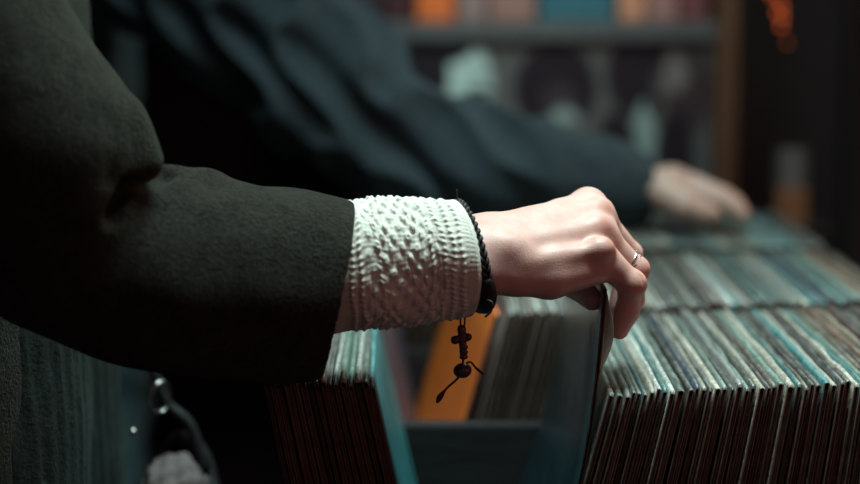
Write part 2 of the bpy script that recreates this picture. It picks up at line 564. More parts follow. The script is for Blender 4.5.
ONES = ['', 'first', 'second', 'third', 'fourth', 'fifth', 'sixth', 'seventh', 'eighth', 'ninth', 'tenth', 'eleventh', 'twelfth', 'thirteenth',
        'fourteenth', 'fifteenth', 'sixteenth', 'seventeenth', 'eighteenth', 'nineteenth']
TENS = {2: 'twent', 3: 'thirt', 4: 'fort', 5: 'fift', 6: 'sixt', 7: 'sevent', 8: 'eight', 9: 'ninet'}
def nth(n):
    if n >= 100: return 'hundredth' if n == 100 else 'hundred-and-' + nth(n - 100)
    if n < 20: return ONES[n]
    a, b_ = divmod(n, 10)
    return TENS[a] + 'ieth' if b_ == 0 else TENS[a] + 'y-' + ONES[b_]

WORDS = [w for w, _, k in SL for _ in range(k)]
def place_sleeve(word, ti, xb, y, z, lean, yaw, label, group, detail=True, inner=False):
    o = bpy.data.objects.new('record_sleeve', sleeve(word, ti, random.randrange(3), detail))
    C.objects.link(o)
    o.location = (xb, y, z)
    o.rotation_euler = (random.uniform(-0.003, 0.005), lean, yaw)
    tag(o, label, 'record', group)
    if inner:
        c = bpy.data.objects.new('inner_sleeve', INN[ti])
        C.objects.link(c); c.parent = o
    return o

def block(y0, xt0, xt1, l0, l1, fromside, text, group, colours=None, detail=True, inner=False, zb=0.692, power=1.0, yaw=0.0):
    """records side by side, top near corners running from xt0 to xt1, lean easing from l0 to l1 degrees (+ = top to the right)"""
    recs = []
    x = xt0
    while True:
        ti = random.choices(range(4), [3, 4, 3, 1])[0]
        T = THK[ti]
        s = (x - xt0) / (xt1 - xt0)
        if x + T > xt1: break
        lean = math.radians(l0 + (l1 - l0) * s ** power)
        recs.append((x + T / 2, T, ti, lean, s))
        x += T / math.cos(lean) * 1.03 + (0.0006 if random.random() < 0.25 else 0)
    n = len(recs); last = None
    for i, (xc, T, ti, lean, s) in enumerate(recs):
        for _ in range(4):
            word = colours(s) if colours else random.choice(WORDS)
            if word != last: break
        last = word
        k = i + 1 if fromside == 'left' else n - i
        xb = xc - H * math.sin(lean)
        z = zb + abs(math.sin(lean)) * T / 2 + 0.0003 + random.uniform(0, 0.0034)
        place_sleeve(word, ti, xb, y0 + random.uniform(0, 0.005), z, lean, yaw + random.uniform(-.0022, .0022),
                     f'{word} record sleeve, {nth(k)} {text}', group, detail, inner)

def tint(table):
    def f(s):
        for lim, ws in table:
            if s <= lim: return random.choice(ws)
        return random.choice(WORDS)
    return f

# front crate, right block (60-odd): teal and pale near the hand, browner to the right
block(ROWS[0], 0.1215, 0.408, 14.5, 3.0, 'left', 'to the right of the lifted record, front crate',
      'records packed in the right of the front crate',
      tint([(0.16, ['teal', 'white', 'cream', 'sage green', 'teal', 'pale blue', 'charcoal', 'grey', 'white']),
            (0.42, ['sage green', 'grey', 'charcoal', 'cream', 'black', 'navy blue', 'sage green', 'charcoal', 'dark brown', 'grey', 'black']),
            (0.62, ['sage green', 'charcoal', 'black', 'grey', 'dark brown', 'sage green', 'black', 'cream', 'teal', 'maroon']),
            (1.0, ['dark brown', 'charcoal', 'rust brown', 'black', 'tan', 'dark brown', 'maroon', 'rust brown'])]), inner=True)
# front crate, left block
block(ROWS[0], -0.1150, -0.0415, -11.5, -12.5, 'left', 'from the left end of the front crate',
      'records packed in the left of the front crate',
      tint([(0.08, ['sage green']), (0.5, ['cream', 'grey', 'charcoal', 'pale blue', 'black']),
            (1.0, ['white', 'charcoal', 'sage green', 'white', 'black', 'sage green'])]), inner=True, zb=0.6975, yaw=0.013)
o = place_sleeve('bright teal', 0, -0.0395 + H * math.sin(math.radians(12.6)), ROWS[0] + 0.003, 0.6975, math.radians(-12.6), math.radians(1.2),
             'bright teal record sleeve facing the gap in the front crate', 'records packed in the left of the front crate', True, True)

# middle crate: orange sleeve first, then packed to the right
block(ROWS[1], 0.067, 0.404, 15.5, 4.0, 'left', 'to the right of the orange one, middle crate',
      'records packed in the right of the middle crate',
      tint([(0.2, ['cream', 'cream', 'tan', 'grey', 'sage green', 'white']), (0.55, ['grey', 'charcoal', 'cream', 'dark brown', 'sage green', 'black', 'white']),
            (0.75, ['white', 'sage green', 'cream', 'grey', 'teal', 'pale blue']), (0.9, ['navy blue', 'teal', 'sage green', 'navy blue']),
            (1.0, ['tan', 'rust brown', 'dark brown'])]), detail=False)
lo = math.radians(16)
place_sleeve('orange', 1, 0.0585 - H * math.sin(lo), ROWS[1] + 0.004, 0.6925, lo, math.radians(5.0),
             'bright orange record sleeve leaning at the gap in the middle crate', 'records packed in the right of the middle crate')
block(ROWS[1], -0.1145, -0.040, -11, -10, 'left', 'from the left end of the middle crate',
      'records packed in the left of the middle crate', tint([(1.0, ['charcoal', 'black', 'navy blue'])]), detail=False)
# far crate: one full run
block(ROWS[2], -0.07, 0.405, -6, 4.5, 'right', 'from the right end of the farthest crate',
      'records packed in the farthest crate',
      tint([(0.55, WORDS), (0.66, ['cream', 'sage green', 'tan', 'grey']), (0.76, ['navy blue', 'teal', 'sage green', 'navy blue']),
            (0.84, ['grey', 'dark brown', 'sage green', 'cream']), (0.94, ['teal', 'sage green', 'teal', 'pale blue']), (1.0, ['grey', 'charcoal'])]),
      detail=False)

# the lifted record: sleeve > inner sleeve, vinyl disc
hl = math.radians(14.0)
pt = at(605.5, 287, 1.357)
base = pt - H * np.array([math.sin(hl), 0, math.cos(hl)])
BOW = 0.018
def bow(s): return BOW * math.sin(PI * s)
def lifted_mesh(T=0.0030):
    me = sleeve_mesh(T, 5, warp=0.0)
    for v in me.vertices:      # the card bows where it is pulled up
        s = v.co.z / H
        v.co.x += bow(s)
    return me
me = lifted_mesh(); me.materials.append(SM['held']); me.materials.append(M['raw_card'])
held = link('lifted_record', me)
tag(held, 'grey and blue record sleeve pulled up between fingers and thumb', 'record', 'records packed in the right of the front crate')
held.location = base; held.rotation_euler = (0, hl, math.radians(0.5))
# inner sleeve whose mouth bulges out on the right
pts_l = []
vs, fs = [], []
nz, nyy = 24, 4
for j in range(nyy + 1):
    y = (0.0, 0.003, 0.007, 0.014, 0.2)[j]
    for i in range(nz + 1):
        z = H - 0.058 + i * 0.0022
        s = i / nz
        bul = 0.0062 * math.sin(PI * s) ** 1.3 * (1, 0.9, 0.55, 0.1, 0)[j]
        vs.append((0.0018 + bul + bow(z / H), y, z))
for j in range(nyy):
    for i in range(nz):
        a = j * (nz + 1) + i
        fs.append((a, a + 1, a + nz + 2, a + nz + 1))
me = pydata(vs, fs); me.materials.append(M['inner_white'])
inn = link('inner_sleeve', me, None, held)
md = inn.modifiers.new('s', 'SOLIDIFY'); md.thickness = 0.0005
tag(inn, 'white paper mouth bulging from the open edge')
vs, fs = [(bow(0.154 / H) , 0.157, 0.154)], []
nr_, na_ = 12, 72
for i in range(1, nr_ + 1):
    for k in range(na_):
        q = 2 * PI * k / na_
        y = 0.157 + 0.151 * i / nr_ * math.cos(q); z = 0.154 + 0.151 * i / nr_ * math.sin(q)
        vs.append((bow(z / H), y, z))
for k in range(na_):
    fs.append((0, 1 + k, 1 + (k + 1) % na_))
    for i in range(nr_ - 1):
        a = 1 + i * na_ + k; b_ = 1 + i * na_ + (k + 1) % na_
        fs.append((a, a + na_, b_ + na_, b_))
me = pydata(vs, fs)
me.materials.append(M['vinyl'])
vd = link('vinyl_disc', me, None, held)
md = vd.modifiers.new('s', 'SOLIDIFY'); md.thickness = 0.0009; md.offset = 0


# ------------------------------------------------------------------ first person
P = at
g = Sdf(P(395, 330, 1.30) + [-0.03, -0.03, -0.03], P(675, 170, 1.50) + [0.0, 0.0, 0.0], 0.0009)
def rp(px): return R_(px, 1.38)
def c_(pts, k, kk=0.004):
    g.chain([(P(a, b_, Y), rp(r)) for a, b_, Y, r in pts], k, kk)
# forearm and the back of the hand (metacarpals), little-finger side nearest the camera
c_([(380, 262, 1.335, 30), (440, 262, 1.335, 27), (484, 272, 1.340, 22.5), (515, 273, 1.344, 22), (550, 275, 1.352, 23), (590, 268, 1.362, 19)], 0.0)
c_([(380, 250, 1.360, 32), (440, 244, 1.366, 27), (487, 236, 1.372, 21.5), (525, 231, 1.384, 20), (560, 219, 1.402, 19), (587, 206.5, 1.418, 18)], 0.016)
c_([(440, 253, 1.345, 26), (490, 250, 1.350, 21), (545, 245, 1.364, 19), (600, 236, 1.384, 17)], 0.018)
c_([(490, 246, 1.360, 21), (545, 232, 1.380, 18), (598, 219, 1.402, 16)], 0.018)
# palm bulk
c_([(520, 262, 1.375, 20), (575, 258, 1.388, 19)], 0.020)
# near = little finger, then ring, middle, index
c_([(601, 257, 1.364, 17), (631.5, 285, 1.370, 13.2), (627, 312, 1.374, 11.6), (619.5, 330, 1.375, 9.6)], 0.007)
c_([(598, 234, 1.386, 16), (635.5, 270, 1.396, 12.6), (633, 300, 1.400, 11.2), (621, 326, 1.398, 9.6)], 0.007)
c_([(597, 218, 1.405, 16), (630, 254, 1.422, 12.5), (632, 290, 1.424, 11.2), (621, 318, 1.418, 9.6)], 0.007)
c_([(588, 208, 1.420, 17), (616, 244, 1.446, 12.5), (624, 280, 1.446, 11.2), (617, 308, 1.436, 9.8)], 0.007)
# knuckle heads
for px, py, Y, r in ((602, 249, 1.355, 12.5), (598.5, 226.5, 1.378, 12.0), (600.5, 209.5, 1.399, 10.5), (587, 203, 1.415, 14),
                     (633.5, 283, 1.367, 11.4), (638.5, 269, 1.393, 10.5)):
    g.add(g.ell(P(px, py, Y), (rp(r),) * 3), 0.006)
# tendons on the back of the hand, ulna head at the wrist
for a, b_ in (((520, 247, 1.345), (592, 228, 1.372)), ((520, 236, 1.357), (592, 213, 1.392)), ((525, 262, 1.336), (594, 250, 1.353))):
    g.add(g.cone(P(*a), P(*b_), rp(3.0), rp(4.8)), 0.011)
g.add(g.ell(P(507, 247, 1.3375), (rp(12), rp(9), rp(9))), 0.014)
# thumb from the radial side of the wrist, under the palm, onto the left face of the record
f = [(505, 255, 1.385, 20), (548, 270, 1.402, 17), (575, 284, 1.398, 14), (592, 300, 1.384, 10.5)]
c_(f, 0.012)
# creases over the finger joints and at their bends
def groove(a, b_, w, depth):
    e = g.cone(P(*a), P(*b_), 0.0, 0.0)
    g.d = g.d + depth * np.exp(-(e / w) ** 2).astype(np.float32)
groove((640, 276, 1.362), (646, 290, 1.360), 0.0010, 0.0006)
groove((636, 274, 1.358), (643, 292, 1.356), 0.0010, 0.0006)
groove((617, 283, 1.362), (622, 297, 1.355), 0.0014, 0.0010)
groove((616, 310, 1.366), (632, 318, 1.362), 0.0012, 0.0006)
# soft irregular surface
gz = vnoise((g.X, g.Y, g.Z), 0.035, 3) * 0.0006
g.d = g.d + gz.astype(np.float32)
hand_me = g.mesh()
vco = np.array([v.co for v in hand_me.vertices])
red = np.zeros(len(vco))
for px, py, Y, r, a in ((613, 250, 1.352, 11, .55), (604, 226, 1.372, 9, .6), (607, 210, 1.392, 8, .6), (590, 192, 1.41, 9, .3),
                        (643, 286, 1.362, 13, .5), (645, 272, 1.388, 11, .5), (618, 336, 1.372, 14, .5), (612, 325, 1.372, 12, .4),
                        (506, 250, 1.325, 8, .15)):
    d = np.linalg.norm(vco - P(px, py, Y), axis=1)
    red = np.maximum(red, a * np.exp(-(d / rp(r)) ** 2))
del g
# the rest of the body under the clothes: forearm, upper arm, torso, neck (one skin, coarser)
def figure(g, x, y, head_turn=0.0):
    """torso, neck, head facing +x, legs down to the floor"""
    A = lambda a, b_, c: np.array([x + a, y + b_, c])
    g.chain([(A(0, 0, 0.95), 0.105), (A(0, 0, 1.10), 0.100), (A(0, 0, 1.27), 0.108)], 0.05)
    g.chain([(A(0, -0.07, 0.95), 0.095), (A(0, 0.07, 0.95), 0.095)], 0.05)
    g.chain([(A(0.0, -0.13, 1.36), 0.045), (A(-0.01, 0, 1.385), 0.05), (A(0.0, 0.15, 1.36), 0.045)], 0.05)
    g.chain([(A(-0.01, 0, 1.38), 0.052), (A(0.015, 0, 1.50), 0.050)], 0.03)
    g.add(g.ell(A(0.03, 0, 1.615), (0.092, 0.075, 0.105)), 0.03)
    g.chain([(A(0.045, 0, 1.54), 0.052), (A(0.085, 0, 1.525), 0.030)], 0.03)
    g.chain([(A(0.115, 0, 1.62), 0.010), (A(0.135, 0, 1.585), 0.013)], 0.014)
    for q in (-1, 1):
        g.add(g.ell(A(0.105, 0.032 * q, 1.637), (0.018, 0.024, 0.009)), 0.010)
        g.add(g.ell(A(0.104, 0.031 * q, 1.618), (0.013, 0.013, 0.011)), 0.003)
        g.add(g.ell(A(0.015, 0.078 * q, 1.605), (0.020, 0.009, 0.032)), 0.008)
        g.chain([(A(0, 0.085 * q, 0.90), 0.082), (A(0.01, 0.085 * q, 0.50), 0.056), (A(0, 0.09 * q, 0.09), 0.040)], 0.03)
        g.chain([(A(-0.02, 0.09 * q, 0.045), 0.038), (A(0.13, 0.10 * q, 0.035), 0.030)], 0.02)
    g.add(g.ell(A(0.118, 0, 1.553), (0.014, 0.024, 0.005)), 0.004)

def dress(parent, x, y, hair_m, trouser_m):
    A = lambda a, b_, c: np.array([x + a, y + b_, c])
    g = Sdf(A(-0.16, -0.24, 0.04), A(0.16, 0.24, 1.06), 0.008)
    for q in (-1, 1):
        g.chain([(A(0, 0.085 * q, 0.92), 0.098), (A(0.01, 0.085 * q, 0.50), 0.072), (A(0, 0.09 * q, 0.06), 0.066)], 0.02)
    g.chain([(A(0, -0.07, 0.97), 0.108), (A(0, 0.07, 0.97), 0.108)], 0.04)
    g.d = g.d + (vnoise((g.X, g.Y, g.Z), 0.09, 51) * 0.003).astype(np.float32)
    g.d = np.maximum(g.d, (0.075 - g.Z).astype(np.float32))
    me = g.mesh(); me.materials.append(trouser_m); link('trousers', me, None, parent)
    for q in (-1, 1):
        g = Sdf(A(-0.08, 0.09 * q - 0.07, -0.01), A(0.20, 0.10 * q + 0.07, 0.15), 0.005)
        g.chain([(A(-0.02, 0.09 * q, 0.048), 0.046), (A(0.06, 0.095 * q, 0.045), 0.044), (A(0.135, 0.10 * q, 0.038), 0.036)], 0.01)
        g.chain([(A(0.0, 0.09 * q, 0.05), 0.047), (A(0.0, 0.09 * q, 0.10), 0.047)], 0.02)
        g.d = np.maximum(g.d, (0.001 - g.Z).astype(np.float32))
        me = g.mesh(); me.materials.append(M['leather']); link('shoe', me, None, parent)
    g = Sdf(A(-0.11, -0.12, 1.42), A(0.16, 0.12, 1.76), 0.005)
    g.add(g.ell(A(0.018, 0, 1.628), (0.102, 0.088, 0.112)))
    g.add(g.ell(A(-0.03, 0, 1.56), (0.060, 0.078, 0.10)), 0.03)
    g.cut(g.ell(A(0.135, 0, 1.575), (0.085, 0.072, 0.095)), 0.01)
    g.d = g.d + (0.0022 * np.sin(g.Y * 420 + 3 * np.sin(g.Z * 40)) + 0.003 * vnoise((g.X, g.Y, g.Z), 0.05, 52)).astype(np.float32)
    me = g.mesh(); me.materials.append(hair_m); link('hair', me, None, parent)

g = Sdf((-0.62, 1.15, -0.01), (0.10, 1.85, 1.76), 0.008)
ELB = P(60, 262, 1.30); SHO = np.array([-0.36, 1.36, 1.36])
g.chain([(P(470, 256, 1.355), 0.020), (P(380, 256, 1.352), 0.027), (P(220, 270, 1.33), 0.034), (ELB, 0.038), (P(38, 150, 1.265), 0.040), (P(-95, -60, 1.28), 0.044), (SHO, 0.046)], 0)
figure(g, -0.40, 1.53)
low = g.mesh()
nlow = len(low.vertices)
bm = bmesh.new(); bm.from_mesh(hand_me); bm.from_mesh(low)
body = bpy.data.meshes.new('body'); bm.to_mesh(body); bm.free()
body.polygons.foreach_set('use_smooth', [True] * len(body.polygons))
a_ = body.attributes.new('red', 'FLOAT', 'POINT')
a_.data.foreach_set('value', np.concatenate([red, np.zeros(nlow)]).astype(np.float32))
body.materials.append(M['skin'])
person = link('person', body)
tag(person, 'person in dark wool coat and cream knit cuff lifting a record', 'person')

dress(person, -0.40, 1.53, M['hair'], M['dark_top'])

# ---- wool coat: sleeve, upper arm, shoulder and body of the coat, hollow towards the hem
g = Sdf((-0.62, 1.13, 0.985), (-0.045, 1.47, 1.47), 0.0022)
def cc(pts, k, kk=0.02):
    g.chain([(P(a, b_, Y), r * Y / F) for a, b_, Y, r in pts], k, kk)
cc([(50, 240, 1.285, 88), (120, 262, 1.30, 84), (180, 275, 1.31, 87), (250, 282, 1.32, 85), (300, 286, 1.328, 84), (390, 295, 1.335, 84)], 0, 0.03)
g2 = g.cone(P(60, 225, 1.28), P(38, 150, 1.265), 0.060, 0.060)
g2 = smin(g2, g.cone(P(38, 150, 1.265), P(-95, -60, 1.27), 0.060, 0.070), 0.03)
g2 = smin(g2, g.cone(P(-95, -60, 1.27), np.array([-0.40, 1.37, 1.36]), 0.070, 0.080), 0.03)
# pocket of the elbow: folds
e = g.cone(P(128, 118, 1.262), P(146, 160, 1.262), 0.008, 0.010); g2 = smin(g2, e, 0.02)
g.add(g2, 0.006)
for a, b_, ra, rb, k in (((186, 197, 1.315), (203, 190, 1.315), 0.012, 0.013, 0.012), ((132, 208, 1.29), (172, 193, 1.30), 0.013, 0.015, 0.015),
                         ((215, 196, 1.315), (235, 203, 1.32), 0.010, 0.010, 0.015)):
    g.add(g.cone(P(*a), P(*b_), ra, rb), k)
# creases
def cut(a, b_, r, k=0.006):
    g.cut(g.cone(P(*a), P(*b_), r, r * .6), k)
cut((166, 176, 1.29), (120, 186, 1.245), 0.0050, 0.010)
cut((120, 186, 1.245), (112, 215, 1.235), 0.0045, 0.010)
# broad folds of thick cloth
X, Y_, Z = g.X, g.Y, g.Z
wr = vnoise((X * 0.6, Y_, Z), 0.11, 11) * 0.0045 + vnoise((X, Y_, Z), 0.045, 5) * 0.0012
g.d = g.d + wr.astype(np.float32)
def seam(pts, w, dep):
    e = None
    for a, b_ in zip(pts[:-1], pts[1:]):
        q = g.cone(P(*a), P(*b_), 0, 0); e = q if e is None else np.minimum(e, q)
    g.d = g.d + (dep * np.exp(-(e / w) ** 2)).astype(np.float32)
seam([(236, 200, 1.272), (290, 208, 1.277), (352, 220, 1.283)], 0.0045, 0.0030)
seam([(8, 12, 1.20), (71, 84, 1.205), (116, 122, 1.225), (123, 150, 1.222), (112, 178, 1.225)], 0.0055, 0.0030)
# hem cut and hollow
hx = P(337, 293, 1.33)
nrm = np.array([0.975, 0.10, -0.20]); nrm /= np.linalg.norm(nrm)
pl = (X - hx[0]) * nrm[0] + (Y_ - hx[1]) * nrm[1] + (Z - hx[2]) * nrm[2]
inner_c = g.cone(P(250, 283, 1.32), P(420, 300, 1.338), 0.053, 0.0515)
g.cut(inner_c, 0.003)
g.d = -smin(-g.d, -pl.astype(np.float32), 0.003)
g.d = np.maximum(g.d, (0.995 - Z).astype(np.float32))
me = g.mesh()
coat_top = me
del g, g2, X, Y_, Z, wr, pl, e, inner_c
g = Sdf((-0.66, 1.16, 0.55), (-0.17, 1.92, 1.50), 0.007)
g.chain([(np.array([-0.42, 1.42, 0.70]), 0.155), (np.array([-0.42, 1.43, 1.0]), 0.150), (np.array([-0.42, 1.45, 1.25]), 0.15)], 0)
g.chain([(np.array([-0.42, 1.62, 0.70]), 0.155), (np.array([-0.42, 1.62, 1.25]), 0.15)], 0.05)
g.chain([(np.array([-0.38, 1.37, 1.36]), 0.085), (np.array([-0.42, 1.53, 1.39]), 0.075), (np.array([-0.43, 1.72, 1.36]), 0.085)], 0.06)
g.cut(g.cone(np.array([-0.40, 1.53, 1.42]), np.array([-0.40, 1.53, 1.6]), 0.064, 0.08), 0.01)
g.cut(g.cone(np.array([-0.25, 1.53, 1.40]), np.array([-0.18, 1.53, 0.5]), 0.03, 0.05), 0.02)
g.d = g.d + (vnoise((g.X, g.Y, g.Z * .5), 0.12, 21) * 0.006).astype(np.float32)
g.d = np.maximum(g.d, (0.60 - g.Z).astype(np.float32))
lowc = g.mesh(); del g
bm = bmesh.new(); bm.from_mesh(coat_top); bm.from_mesh(lowc)
me = bpy.data.meshes.new('coat'); bm.to_mesh(me); bm.free()
me.polygons.foreach_set('use_smooth', [True] * len(me.polygons))
me.materials.append(M['coat'])
link('wool_coat', me, None, person)

# ---- cream knitted cuff (outer skin with stitches, rolled end, inner skin)
A0 = P(318, 270, 1.345); A1 = P(467, 256, 1.353)
ax = (A1 - A0); LEN = np.linalg.norm(ax); ax /= LEN
up = np.array([0, 0.0, 1.0]); up -= ax * up.dot(ax); up /= np.linalg.norm(up)
nr = np.cross(up, ax)
if nr[1] > 0: nr = -nr            # towards the camera
ns, nph = 330, 560
S = np.linspace(0, 1, ns)[:, None]; PH = np.linspace(0, 2 * PI, nph, endpoint=False)[None, :]
L = S * LEN
Rv = 0.0445 - 0.0042 * S
Rh = 0.0385 - 0.0030 * S
circ = PH * 0.040
d_mm = 0
# stitches: small V pairs
lat = circ + 0 * L
sx = 0.0030; sy_ = 0.0024
Lw = L + 0.0016 * np.sin(2 * PH + L * 90) + 0.0010 * np.sin(5 * PH + L * 210 + 1)
PHw = PH + 0.05 * np.sin(L * 130 + 0.7) + 0.03 * np.sin(L * 310 + 2 * np.sin(PH))
fine = np.abs(np.sin(PI * (Lw / sy_ + 0.35 * np.abs(np.sin(40 * PHw))))) * 0.35 + 0.5 * np.abs(np.sin(40 * PHw))
irr = 0.85 + 0.20 * np.sin(3 * PH + L * 140) * np.sin(7 * PH - L * 230 + 1.3)
d_mm = d_mm + 0.40 * fine
# diamond bobbles in bands that run round the wrist
def band(c, w): return np.exp(-((L - c) / w) ** 4)
pq = 0.0088
bob = (0.5 + 0.5 * np.cos(2 * PI * Lw / pq + 17 * PHw)) * (0.5 + 0.5 * np.cos(2 * PI * Lw / pq - 17 * PHw))
bob2 = (0.5 + 0.5 * np.cos(2 * PI * Lw / 0.0062 + 26 * PHw)) * (0.5 + 0.5 * np.cos(2 * PI * Lw / 0.0062 - 26 * PHw))
bob = np.clip(bob * 1.5, 0, 1) ** 1.3 * irr + 0.25 * bob2
mid = np.clip(band(0.052, 0.024), 0, 1)
d_mm = d_mm + 2.2 * bob * mid * (0.85 + 0.15 * np.cos(2 * PI * L / 0.0155 + 0.9))
# round cords between the bands
for c, w, a in ((0.0205, 0.0016, 1.5), (0.0265, 0.0016, 1.5), (0.0385, 0.0012, 1.0), (0.0700, 0.0012, 1.1), (0.0775, 0.0016, 1.3), (0.0835, 0.0017, 1.6), (0.0895, 0.0017, 1.4)):
    wob = 0.0010 * np.sin(3 * PH + c * 900) + 0.0006 * np.sin(7 * PH + c * 300)
    tw = 0.65 + 0.35 * np.cos(58 * PHw)
    d_mm = d_mm + a * np.exp(-((L - c - wob) / w) ** 2) * tw
# soft rolls and uneven wear
und = 0.9 * np.sin(2 * PH + L / 0.012) + 0.8 * np.sin(PH - L / 0.02 + 1.2) + 0.6 * np.sin(5 * PH + 2.2 + L / 0.016)
d_mm = d_mm + und
r_end = np.clip((S - 0.965) / 0.035, 0, 1)
D = d_mm / 1000.0 * (1 - r_end) - 0.0035 * r_end ** 2
near = np.cos(PH)             # 1 on the camera side
shift = 0.0068 * near * S + (-0.0050) * np.sin(PH) * S * 0 - 0.0035 * np.maximum(0, np.sin(PH)) ** 2 * S
cen = A0[None, None, :] + (L + shift)[:, :, None] * ax
V = cen + ((Rh + D) * np.cos(PH))[:, :, None] * nr + ((Rv + D) * np.sin(PH))[:, :, None] * up
Vin = A0[None, None, :] + ((L + shift) * np.ones_like(PH))[:, :, None] * ax + ((Rh - 0.004) * np.cos(PH))[:, :, None] * nr + ((Rv - 0.004) * np.sin(PH))[:, :, None] * up
Vin = Vin[::30]
V2 = np.concatenate([V.reshape(-1, 3), Vin[::-1].reshape(-1, 3)])
rows = ns + Vin.shape[0]
fs = []
for i in range(rows - 1):
    for k in range(nph):
        k2 = (k + 1) % nph
        fs.append((i * nph + k, i * nph + k2, (i + 1) * nph + k2, (i + 1) * nph + k))
me = pydata(V2, fs)
me.materials.append(M['knit'])
cuff = link('knitted_cuff', me, None, person)
tag(cuff, 'cream cable-knit jumper cuff')

# ---- bracelet at the cuff's edge
W0 = P(469, 256, 1.353)
tU = np.array([-0.22, 0, 1.0]); tU /= np.linalg.norm(tU)
tN = np.array([0.30, -1.0, 0.0]); tN /= np.linalg.norm(tN)
def bp(a, rad=0.0, side=0.0, Rv=0.0352, Rh=0.0305):
    out = tU * math.sin(a) * (Rv + rad) + tN * math.cos(a) * (Rh + rad)
    tw = np.cross(tN, tU)
    return W0 + out + tw * side
geos = []
n = 260
for s in range(3):
    pts = []
    for i in range(n):
        a = 2 * PI * i / n
        q = a * 15 + s * 2 * PI / 3
        pts.append(bp(a, 0.0013 * math.sin(2 * q) + 0.0016, 0.0025 * math.sin(q)))
    geos.append(tube_geo(pts, 0.00155, 8, closed=True))
v_, f_ = merge(*geos)
me = pydata(v_, f_); me.materials.append(M['leather'])
br = link('bracelet', me, None, person)
tag(br, 'black braided leather bracelet with hanging beads')
# smooth clasp sheath on the lower side
pts = [bp(-0.30 - 1.3 * i / 20, 0.0008, 0.0) for i in range(21)]
v_, f_ = tube_geo(pts, [0.0036 + 0.0024 * math.sin(PI * min(1, i / 16)) * (1 if i < 17 else 1.0) + 0.0005 - 0.0034 * max(0, (i - 16) / 4) for i in range(21)], 14)
me = pydata(v_, f_); me.materials.append(M['leather'])
link('clasp', me, None, br)
# loose curled end and the thread sticking up
v_, f_ = tube_geo(catmull([P(487, 300, 1.322), P(492, 303, 1.320), P(491, 311, 1.320), P(485, 317, 1.320)], 6), 0.0009, 8)
me = pydata(v_, f_); me.materials.append(M['leather']); link('cord_end', me, None, br)
v_, f_ = tube_geo(catmull([P(459, 203, 1.35), P(457.5, 197, 1.352), P(457, 189.5, 1.352)], 5), 0.00055, 6)
me = pydata(v_, f_); me.materials.append(M['leather']); link('thread', me, None, br)
YD = 1.343
geos = [tube_geo(catmull([P(463 + s, 308, YD), P(462.5 + s, 322, YD), P(462 + s * .6, 336, YD), P(463 + s * .3, 352, YD), P(463, 366, YD)], 8), 0.00062, 8) for s in (-2.0, 2.2)]
geos.append(tube_geo(catmull([P(463, 366, YD), P(470, 362, YD), P(476, 368, YD), P(483, 374, YD)], 6), [0.0007] * 12 + [0.0009] * 7, 8))
geos.append(tube_geo(catmull([P(463, 372, YD), P(456, 380, YD), P(447, 388, YD), P(440, 397, YD), P(437, 403, YD)], 6),
                     [0.0008] * 14 + [0.0010, 0.0013, 0.0017, 0.0019, 0.0020, 0.0020, 0.0018, 0.0016, 0.0013, 0.0010, 0.0008][:11], 8))
v_, f_ = merge(*geos)
me = pydata(v_, f_); me.materials.append(M['cord']); link('cord', me, None, br)
# cross-shaped charm with swollen ends
gs = Sdf(P(440, 368, YD) + [0, -0.012, 0], P(482, 318, YD) + [0, 0.012, 0], 0.00035)
gs.add(gs.cone(P(461.5, 329, YD), P(463.5, 356, YD), rp(4.3), rp(3.6)))
gs.add(gs.cone(P(455.5, 339.5, YD), P(467.5, 337.5, YD), rp(3.5), rp(3.5)), 0.0008)
gs.add(gs.ell(P(455, 340, YD), (rp(4.3),) * 3), 0.0005); gs.add(gs.ell(P(468, 337, YD), (rp(4.0),) * 3), 0.0005)
gs.add(gs.ell(P(461.5, 330, YD), (rp(4.2),) * 3), 0.0005)
for k, py in enumerate((347, 352, 357)): gs.add(gs.ell(P(463.6, py, YD), (rp(4.4), rp(4.2), rp(2.6))), 0.0003)
me = gs.mesh(); me.materials.append(M['charm']); link('cross_charm', me, None, br); del gs
bm = bmesh.new()
bmesh.ops.create_uvsphere(bm, u_segments=28, v_segments=18, radius=0.0062)
for v in bm.verts:
    q = math.hypot(v.co.x, v.co.y); 
    v.co.z *= 0.82
    v.co *= 1 + 0.04 * math.sin(6 * math.atan2(v.co.y, v.co.x)) * (q / 0.0062)
    v.co += Vector(P(462.5, 370.5, YD))
bd = link('bead', mesh_of(bm, True), M['bead'], br)
# ---- ring: two thin bands on the ring finger
RA = P(598, 234, 1.386); RB = P(635.5, 270, 1.396)
dr = (RB - RA); dr /= np.linalg.norm(dr)
u = np.cross(dr, [0, 0, 1.0]); u /= np.linalg.norm(u); w = np.cross(dr, u)
geos = []
for off, tl in ((-0.0015, 0.10), (0.0014, -0.08)):
    c0 = RA + (RB - RA) * 0.80 + dr * off
    rr = rp(13.6)
    geos.append(tube_geo([c0 + rr * (math.cos(q) * u + math.sin(q) * w) + dr * tl * rr * math.sin(q) for q in np.linspace(0, 2 * PI, 48, endpoint=False)], 0.00105, 8, closed=True))
v_, f_ = merge(*geos)
me = pydata(v_, f_); me.materials.append(M['silver'])
rg = link('finger_ring', me, None, person); tag(rg, 'thin double-banded silver ring')

